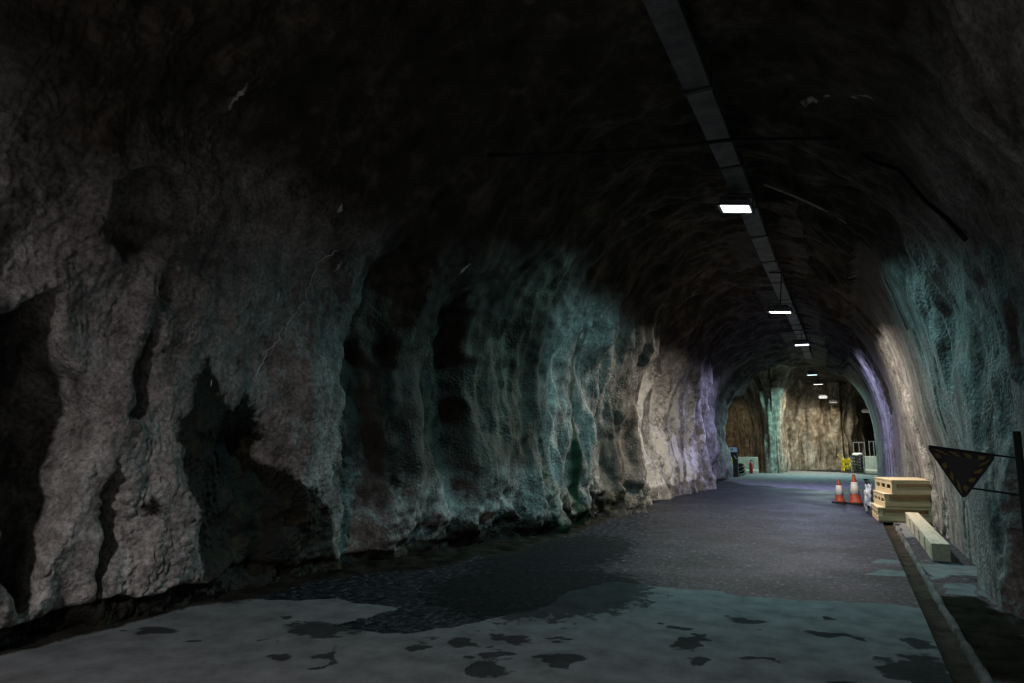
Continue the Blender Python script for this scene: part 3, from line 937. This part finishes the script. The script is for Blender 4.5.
LAMP_LABELS = [
    'ceiling floodlight behind the camera over the near left wall',
    'nearest ceiling floodlight in view, cyan-white, hung below the cable tray',
    'second ceiling floodlight in view, white with a pale lit housing',
    'third ceiling floodlight in view, faintly violet, on the cable tray',
    'fourth ceiling floodlight in view, cyan, just inside the arch',
    'warm white ceiling floodlight just past the cyan one inside the arch',
    'small cyan-white floodlight hanging lower in the chamber behind the arch',
    'small warm floodlight near the pale back wall of the chamber',
    'rightmost dim warm floodlight by the dark opening behind the arch',
    'warm floodlight inside the left recess, behind the violet pillar',
]
for i, (x, y, z, c, p, ec, es, tilt) in enumerate(LAMPS):
    t = thing('floodlight', LAMP_LABELS[i], 'lamp', (x, y, z), 0, 'ceiling floodlights')
    t.rotation_euler = (math.radians(3 if i == 2 else 0), math.radians(tilt), 0)
    k = 1.0 if i < 6 else 0.85
    w, d = 0.42 * k, 0.36 * k
    hb = bmesh.new()
    # tapered housing
    lo = [(-w / 2 - .025, -d / 2 - .025), (w / 2 + .025, -d / 2 - .025), (w / 2 + .025, d / 2 + .025), (-w / 2 - .025, d / 2 + .025)]
    V0 = [hb.verts.new((a, b, 0.004)) for a, b in lo]
    V1 = [hb.verts.new((a, b, 0.075)) for a, b in lo]
    V2 = [hb.verts.new((a * 0.62, b * 0.62, 0.15)) for a, b in lo]
    for q in range(4):
        r_ = (q + 1) % 4
        hb.faces.new((V0[q], V0[r_], V1[r_], V1[q])); hb.faces.new((V1[q], V1[r_], V2[r_], V2[q]))
    hb.faces.new(V0[::-1]); hb.faces.new(V2)
    obj('housing', hb, M_HOUSING, t)
    obj('light_panel', box((0, 0, -0.002), (w, d, 0.010)), emit_mat('lamp_panel_%d' % i, ec, es), t)
    bm = bmesh.new()
    for yy in (-d / 2 - 0.04, d / 2 + 0.04):
        add_box(bm, (0, yy, -0.002), (w + 0.10, 0.016, 0.02))
    for xx in (-w / 2 - 0.04, w / 2 + 0.04):
        add_box(bm, (xx, 0, -0.002), (0.016, d + 0.064, 0.02))
    obj('bezel', bm, M_DARKMETAL, t)
    bm = bmesh.new()
    top = (tray_z(y) - z - 0.015) if i < 5 else chamber_top(x, y) - z
    for sx in (-1, 1):
        add_box(bm, (sx * (w / 2 + 0.035), 0, 0.10), (0.012, 0.05, 0.18))
    add_box(bm, (0, 0, 0.185), (w + 0.082, 0.05, 0.012))
    if i >= 5 or top > 0.2:
        add_tube(bm, [(0, 0, 0.185), (0, 0, max(top, 0.2))], 0.014, 6)
    if i < 5:
        add_box(bm, ((TRX - x) / 2, 0, max(top - 0.02, 0.15)), (0.30 + abs(TRX - x), 0.06, 0.025))
    obj('bracket', bm, M_DARKMETAL, t)
    ld = bpy.data.lights.new('flood_light', 'AREA')
    ld.shape = 'RECTANGLE'; ld.size = w; ld.size_y = d
    ld.energy = p; ld.color = c
    ld.spread = math.radians(SPREAD[i] if i < len(SPREAD) else 165)
    lo_ = bpy.data.objects.new('flood_light', ld)
    COL.objects.link(lo_)
    lo_.parent = t
    lo_.location = (0, 0, -0.012)

# ------------------------------------------------------------------ cable and conduits on the vault
def shell_at(y, deg, inset):
    """point on the base vault profile, moved inwards"""
    a0, a1, c = float(xl(y)), float(xr(y)), float(zc(y))
    hw = (a1 - a0) / 2; ctr = (a0 + a1) / 2
    cs, sn = math.cos(math.radians(deg)), math.sin(math.radians(deg))
    return Vector((ctr - math.copysign(abs(cs) ** (2 / N_EXP), cs) * (hw - inset), y, WALL_Z + abs(sn) ** (2 / N_EXP) * (c - WALL_Z - inset)))


def surf(y, x, gap=0.03):
    """point just under the real vault at plan position x, y (upper half)"""
    jcol = int(np.argmin(np.abs(Ys - y)))
    rows = np.where(PZ[:, jcol] > 2.2)[0]
    r_ = rows[np.argmin(np.abs(PX[rows, jcol] - x))]
    return Vector((PX[r_, jcol] + NX[r_, jcol] * gap, PY[r_, jcol], PZ[r_, jcol] + NZ[r_, jcol] * gap))


pts = [(-3.75, 7.05, 5.12), (-3.2, 7.22, 5.08), (-2.4, 7.48, 5.06), (-1.6, 7.74, 5.08), (-1.06, 7.90, 5.12), (-0.4, 8.13, 5.10), (0.15, 8.32, 5.06)] + [tuple(surf(y_, x_, 0.05)) for x_, y_ in ((0.5, 8.3), (0.75, 8.2), (0.95, 8.05), (1.1, 7.85), (1.2, 7.65))]
o = obj('power_cable', tube(pts, 0.024, 8), M_CABLE, None, True)
tag(o, 'black cable strung across the vault under the cable tray', 'cable')
o = obj('conduit', tube([(-0.80, 9.75, 5.18), (-0.4, 10.4, 5.14), (0.0, 11.0, 5.04), (0.45, 11.6, 4.80)] + [tuple(surf(y_, x_, 0.03)) for x_, y_ in ((0.8, 11.95), (1.0, 12.1))], 0.016, 8), M_PIPE, None, True)
tag(o, 'thin pale conduit running from the tray to the right wall', 'conduit')

# ------------------------------------------------------------------ wooden crates by the right wall
crates_group = 'stacked wooden crates'


def crate(label, loc, rz, w, d, h, style):
    """front faces -y; origin at the bottom centre"""
    t = thing('wooden_crate', label, 'crate', loc, rz, crates_group)
    th = 0.028
    obj('bottom_board', box((0, 0, th / 2), (w, d, th)), M_WOODX, t)
    obj('top_board', box((0, 0, h - th / 2), (w + 0.012, d + 0.012, th)), M_WOODX, t)
    # left and right sides: rails with an open slot between and uprights
    for sx in (-1, 1):
        x = sx * (w / 2 - th / 2)
        obj('side_rail', box((x, 0, th + 0.035), (th, d, 0.07)), M_WOODY, t)
        obj('side_rail', box((x, 0, h - th - 0.035), (th, d, 0.07)), M_WOODY, t)
        for k in range(4):
            yy = -d / 2 + 0.05 + k * (d - 0.10) / 3
            obj('side_post', box((x, yy, h / 2), (th * 0.9, 0.10, h - 2 * th - 0.002)), M_WOODY, t)
    # ends
    for sy in (-1, 1):
        y = sy * (d / 2 - 0.016)
        if style == 'panel':
            obj('end_rail', box((0, y, th + 0.03), (w - 2 * th, 0.03, 0.06)), M_WOODX, t)
            obj('end_rail', box((0, y, h - th - 0.022), (w - 2 * th, 0.03, 0.044)), M_WOODX, t)
            for sx in (-1, 1):
                obj('end_stile', box((sx * (w / 2 - th - 0.03), y, h / 2), (0.06, 0.031, h - 2 * th - 0.004)), M_WOODX, t)
            obj('end_panel', box((0, y - sy * 0.07, h / 2), (w - 2 * th - 0.002, 0.014, h - 2 * th - 0.004)), M_WOODX, t)
        else:
            obj('end_rail', box((0, y + sy * 0.02, th + 0.045), (w - 0.004, 0.034, 0.09)), M_WOODX, t)
            obj('end_panel', box((0, y - sy * 0.075, h / 2), (w - 2 * th - 0.002, 0.016, h - 2 * th - 0.004)), M_WOODX, t)
            for sx in (-1, 1):
                obj('end_post', box((sx * (w / 2 - 0.05), y - sy * 0.006, h / 2), (0.07, 0.03, h - 2 * th - 0.004)), M_WOODX, t)
    return t


SX, SY, SR_ = 0.96, 16.62, math.radians(4)
crate('lowest wooden crate of the stack, standing on the verge', (SX - 0.02, SY, 0.015), SR_, 0.98, 1.15, 0.285, 'ledge')
crate('middle wooden crate of the stack, pushed right over the lowest one', (SX + 0.07, SY + 0.02, 0.301), SR_ + 0.08, 0.98, 1.10, 0.27, 'ledge')
crate('topmost wooden crate with framed end panel', (SX + 0.08, SY + 0.02, 0.572), SR_ + 0.15, 0.82, 1.20, 0.28, 'panel')

# long slotted timber beam lying in front of the crates
tb = thing('timber_beam', 'long pale slotted timber beam lying beside the drain channel', 'beam', (1.07, 11.2, 0.014), 0.0)
BL, BW, BH = 4.55, 0.22, 0.235
obj('top_plank', box((0, BL / 2, BH - 0.02), (BW, BL, 0.04)), M_BEAM, tb, bevel=0.004)
obj('end_block', box((0, 0.05, BH / 2 - 0.02), (BW, 0.10, BH - 0.04)), M_BEAM, tb, bevel=0.005)
obj('end_block', box((0, BL - 0.05, BH / 2 - 0.02), (BW, 0.10, BH - 0.04)), M_BEAM, tb, bevel=0.005)
obj('back_plank', box((0.098, BL / 2, BH / 2 - 0.02), (0.022, BL - 0.202, BH - 0.042)), M_BEAM, tb)
for k in range(5):
    obj('spacer_block', box((-0.0125, 0.50 + k * 0.88, BH / 2 - 0.02), (0.195, 0.70, BH - 0.041)), M_BEAM, tb, bevel=0.004)

# grey sheeting bundle behind the crates
b = obj('plastic_bundle', lump(0.24, 3.0, 4, 0.42, (0.45, 1.1, 1.35), 2.6), M_PLASTIC, None, True, loc=(0.40, 17.80, 0.30))
tag(b, 'crumpled pale grey plastic bundle against the left of the crates', 'bundle')


# ------------------------------------------------------------------ traffic cones
def cone(label, loc, h, rb):
    t = thing('traffic_cone', label, 'cone', loc, random.uniform(-0.2, 0.2), 'traffic cones')
    bw = 0.36
    bm = bmesh.new()
    pl = []
    for a in range(4):
        s1 = (1, 1, -1, -1)[a]; s2 = (-1, 1, 1, -1)[a]
        for q in ((s1 * bw / 2, s2 * (bw / 2 - .06)), (s1 * (bw / 2 - .06), s2 * bw / 2)) if a % 2 else ((s1 * (bw / 2 - .06), s2 * bw / 2), (s1 * bw / 2, s2 * (bw / 2 - .06))):
            pl.append(q)
    obj('base', prism(pl, 0.045, Matrix.Translation((0, 0, 0.023))), M_BLACK, t)
    def r(z): return rb + (0.030 - rb) * (z / h)
    z1, z2 = h * 0.34, h * 0.74
    obj('body', lathe([(r(0.046) + 0.02, 0.046), (r(0.07), 0.07), (r(z1), z1), (r(z2), z2), (r(h), h - 0.01), (r(h) * 0.7, h)], 20), M_ORANGE, t, True)
    obj('white_sleeve', lathe([(r(z1) + 0.001, z1 - 0.001), (r(z1) + 0.007, z1), (r(z2) + 0.007, z2), (r(z2) + 0.001, z2 + 0.001)], 20), M_WHITE, t, True)
    return t


cone('shorter orange and white traffic cone, left of the pair', (-0.25, 20.4, 0.004), 0.62, 0.13)
cone('taller orange and white traffic cone, right of the pair', (0.12, 20.2, 0.004), 0.76, 0.16)

# ------------------------------------------------------------------ triangular warning sign on wall arms
P_L = Vector((0.62, 6.94, 1.600)); P_R = Vector((1.10, 6.80, 1.525)); P_B = Vector((0.852, 6.87, 1.155))
SIGN = thing('warning_sign', 'dark triangular warning sign with yellow hatched border on arms', 'sign', (1.24, 6.76, 0.0))
ex = (P_R - P_L).normalized()
mid = (P_L + P_R + P_B) / 3
nz_ = ex.cross((P_B - P_L)).normalized()
ey = nz_.cross(ex)
org = Vector((1.24, 6.76, 0.0))
Mx = Matrix(((ex.x, ey.x, nz_.x, mid.x - org.x), (ex.y, ey.y, nz_.y, mid.y - org.y), (ex.z, ey.z, nz_.z, mid.z - org.z), (0, 0, 0, 1)))
loc2 = [Vector(((p - mid).dot(ex), (p - mid).dot(ey))) for p in (P_L, P_R, P_B)]


def rounded(tri, r, n=4):
    out = []
    for i in range(3):
        p, a, c = tri[i], tri[i - 1], tri[(i + 1) % 3]
        u = (a - p).normalized(); v = (c - p).normalized()
        s_, e_ = p + u * r, p + v * r
        for k in range(n + 1):
            f = k / n
            out.append(tuple(s_ * (1 - f) ** 2 + p * 2 * f * (1 - f) + e_ * f ** 2))
    return out


back = rounded([v * 1.0 for v in loc2], 0.05)
obj('plate', prism(back, 0.014, Mx), M_SIGNB, SIGN)
face_n = -1 if nz_.y > 0 else 1         # side that faces the camera
inner = rounded([v * 0.60 for v in loc2], 0.02)
obj('face_panel', prism(inner, 0.006, Mx @ Matrix.Translation((0, 0, face_n * 0.0105))), M_SIGN, SIGN)
for e in range(3):
    a, c = loc2[e] * 0.86, loc2[(e + 1) % 3] * 0.86
    ai, ci = loc2[e] * 0.62, loc2[(e + 1) % 3] * 0.62
    nst = 4
    for k in range(nst):
        f0, f1 = (k + 0.16) / nst, (k + 0.62) / nst
        sh = 0.10
        g0, g1 = min(f0 + sh, 1), min(f1 + sh, 1)
        q = [a.lerp(c, f0), a.lerp(c, f1), ai.lerp(ci, g1), ai.lerp(ci, g0)]
        obj('hatch_stripe', prism([tuple(v) for v in q], 0.004, Mx @ Matrix.Translation((0, 0, face_n * 0.0092))), M_SIGNY, SIGN)
obj('folded_rim', tube([Mx @ Vector((loc2[0].x + 0.02, loc2[0].y, 0)), Mx @ Vector((loc2[1].x - 0.01, loc2[1].y, 0))], 0.011, 8), M_SIGNB, SIGN)
arm_dir = (P_R - P_L).normalized()
obj('arm', tube([P_R - org - arm_dir * 0.10, Vector((0, 0, 1.505))], 0.008, 8), M_SIGNB, SIGN)
pb = P_L.lerp(P_B, 0.74).lerp(P_R.lerp(P_B, 0.74), 0.3)
obj('arm', tube([pb - org + Vector((0, 0.012, 0)), Vector((0, 0.01, 1.215))], 0.008, 8), M_SIGNB, SIGN)
bm = tube([(0, 0, 0.0), (0, 0, 1.72)], 0.028, 12)
add_box(bm, (0, 0, 0.012), (0.16, 0.16, 0.02))
obj('post', bm, M_BLACK, SIGN)

# ------------------------------------------------------------------ things in the left recess behind the arch
def barrier(name, label, loc, rz, w, d, h, mat):
    bm = bmesh.new()
    pr = [(-d / 2, 0), (d / 2, 0), (d / 2, 0.12), (d * 0.36, 0.20), (d * 0.30, h - 0.02), (d * 0.27, h), (-d * 0.27, h), (-d * 0.30, h - 0.02), (-d * 0.36, 0.20), (-d / 2, 0.12)]
    A = [bm.verts.new((-w / 2, y, z)) for y, z in pr]; B = [bm.verts.new((w / 2, y, z)) for y, z in pr]
    n = len(pr)
    for i in range(n):
        bm.faces.new((A[i], A[(i + 1) % n], B[(i + 1) % n], B[i]))
    bm.faces.new(A[::-1]); bm.faces.new(B)
    o = obj(name, bm, mat)
    o.location = loc; o.rotation_euler = (0, 0, rz)
    return tag(o, label, 'barrier')


barrier('concrete_barrier', 'pale concrete barrier in the left recess beside the rock pillar', (-4.60, 36.75, 0.0), math.radians(4), 1.10, 0.40, 0.80, M_CONCPALE)
barrier('concrete_barrier', 'beige concrete barrier at the dark opening on the right', (1.42, 39.3, 0.0), math.radians(-4), 1.25, 0.42, 0.84, M_CONCRETE)
k = obj('kerb_block', box((0, 0, 0.11), (0.34, 2.5, 0.22)), M_CONCPALE, None, bevel=0.02, loc=(-5.50, 34.9, 0.0))
k.rotation_euler = (0, 0, math.radians(3))
tag(k, 'low pale concrete kerb leading back to the barrier in the recess', 'kerb')

fe = thing('fire_extinguisher', 'red fire extinguisher standing before the pale barrier', 'extinguisher', (-4.34, 36.25, 0.0))
obj('cylinder', lathe([(0.07, 0), (0.085, 0.02), (0.085, 0.46), (0.07, 0.53), (0.03, 0.57), (0.025, 0.60)], 16), M_RED, fe, True)
obj('valve', box((0, 0, 0.625), (0.05, 0.05, 0.05)), M_DARKMETAL, fe)
obj('lever', box((0.05, 0, 0.665), (0.14, 0.025, 0.02)), M_BLACK, fe)
obj('hose', tube([(0.03, 0, 0.63), (0.11, 0, 0.60), (0.125, 0, 0.45), (0.11, 0, 0.25)], 0.013, 6), M_BLACK, fe)

ec = thing('equipment_stand', 'dark equipment cabinet with pale panel beside the violet pillar', 'cabinet', (-4.66, 32.8, 0.0))
obj('cabinet_body', box((0, 0, 0.55), (0.36, 0.30, 1.10)), M_DARKMETAL, ec, bevel=0.015)
obj('pale_panel', box((0.02, -0.165, 1.22), (0.36, 0.03, 0.22)), M_SIGNPALE, ec)
obj('panel_back', box((0.02, -0.14, 1.22), (0.42, 0.02, 0.28)), M_DARKMETAL, ec)
obj('panel_mark', box((-0.04, -0.182, 1.23), (0.12, 0.004, 0.09)), M_SIGNGREEN, ec)
obj('handle', tube([(0.05, -0.17, 0.95), (0.14, -0.19, 0.80)], 0.015, 6), M_WHITE, ec)
obj('plinth', box((0, 0, 0.012), (0.46, 0.40, 0.022)), M_DARKMETAL, ec)
yd = thing('hose_reel', 'dull yellow hose reel hung beside the dark cabinet', 'hose reel', (-4.80, 32.2, 0.0))
rm = Matrix.Rotation(math.radians(90), 3, 'X')
bm = lathe([(0.04, -0.09), (0.24, -0.09), (0.27, -0.06), (0.27, 0.06), (0.24, 0.09), (0.04, 0.09)], 20)
bmesh.ops.transform(bm, matrix=Matrix.Translation((0, 0, 0.68)) @ rm.to_4x4() @ Matrix.Diagonal((0.65, 1.1, 1, 1)), verts=bm.verts)
obj('drum', bm, M_DULLYEL, yd, True)
bm = bmesh.new()
add_box(bm, (0, 0.11, 0.35), (0.05, 0.03, 0.70)); add_box(bm, (0, 0.05, 0.012), (0.30, 0.30, 0.022))
obj('stand', bm, M_DARKMETAL, yd)
hp = thing('hose_pile', 'dark green coiled hoses heaped behind the dark cabinet', 'hose', (-4.74, 34.2, 0.0))
for k in range(4):
    pts = []
    for a in range(26):
        an = a / 25 * 2 * math.pi * 1.0
        rr = 0.34 - 0.03 * k + 0.03 * math.sin(3 * an + k)
        pts.append((rr * math.cos(an), 0.6 * rr * math.sin(an) + 0.05 * k, 0.08 + 0.13 * k + 0.05 * math.sin(2 * an + k)))
    obj('hose_coil', tube(pts, 0.055, 7), M_GREEN, hp, True)

# ------------------------------------------------------------------ things by the dark opening on the right
yt = thing('folding_barrier', 'bright yellow folding trestle barrier before the pale back wall', 'barrier', (-0.05, 41.3, 0.0), math.radians(20))
for sx in (-1, 1):
    obj('leg', tube([(sx * 0.20, -0.16, 0.01), (sx * 0.14, 0, 0.72)], 0.035, 6), M_YELLOW, yt)
    obj('leg', tube([(sx * 0.20, 0.16, 0.01), (sx * 0.14, 0, 0.72)], 0.035, 6), M_YELLOW, yt)
obj('cross_board', box((0, -0.10, 0.52), (0.62, 0.03, 0.20), Matrix.Rotation(0.25, 3, 'X')), M_YELLOW, yt)
obj('cross_board', box((0, -0.15, 0.24), (0.44, 0.03, 0.13), Matrix.Rotation(0.25, 3, 'X')), M_YELLOW, yt)
obj('handle', tube([(-0.30, 0, 0.68), (-0.42, -0.05, 0.86)], 0.03, 6), M_YELLOW, yt)

rk = thing('slatted_rack', 'dark slatted metal rack with a crumpled white sheet on top', 'rack', (0.50, 40.6, 0.0), math.radians(-10))
for sx in (-1, 1):
    for sy in (-1, 1):
        obj('post', box((sx * 0.30, sy * 0.22, 0.42), (0.04, 0.04, 0.84)), M_STEEL, rk)
for k in range(5):
    obj('shelf_slat', box((0, 0, 0.10 + k * 0.165), (0.56, 0.42, 0.05), Matrix.Rotation(0.16, 3, 'Y')), M_DARKMETAL, rk)
w = obj('white_sheet', lump(0.2, 9.0, 3, 0.4, (1.2, 0.9, 0.45), 2.4), M_PAPER, None, True, loc=(0.48, 40.6, 0.90))
tag(w, 'crumpled white sheet lying on the dark slatted rack', 'sheet')

for q, (x, y, wd, h, lab) in enumerate([(0.62, 42.0, 0.55, 1.55, 'upright steel tube frame behind the dark slatted rack'),
                                      (1.30, 41.2, 0.42, 1.60, 'upright steel tube frame behind the beige concrete barrier')]):
    fr = thing('tube_frame', lab, 'frame', (x, y, 0), math.radians(8), 'upright tube frames by the opening')
    for sx in (-1, 0, 1):
        obj('upright', tube([(sx * wd / 2, 0, 0.0), (sx * wd / 2, 0, h)], 0.024, 6), M_STEEL, fr)
    obj('top_rail', tube([(-wd / 2, 0, h - 0.03), (wd / 2, 0, h - 0.03)], 0.02, 6), M_STEEL, fr)
    obj('lower_rail', tube([(-wd / 2, 0, 0.35), (wd / 2, 0, 0.35)], 0.02, 6), M_STEEL, fr)
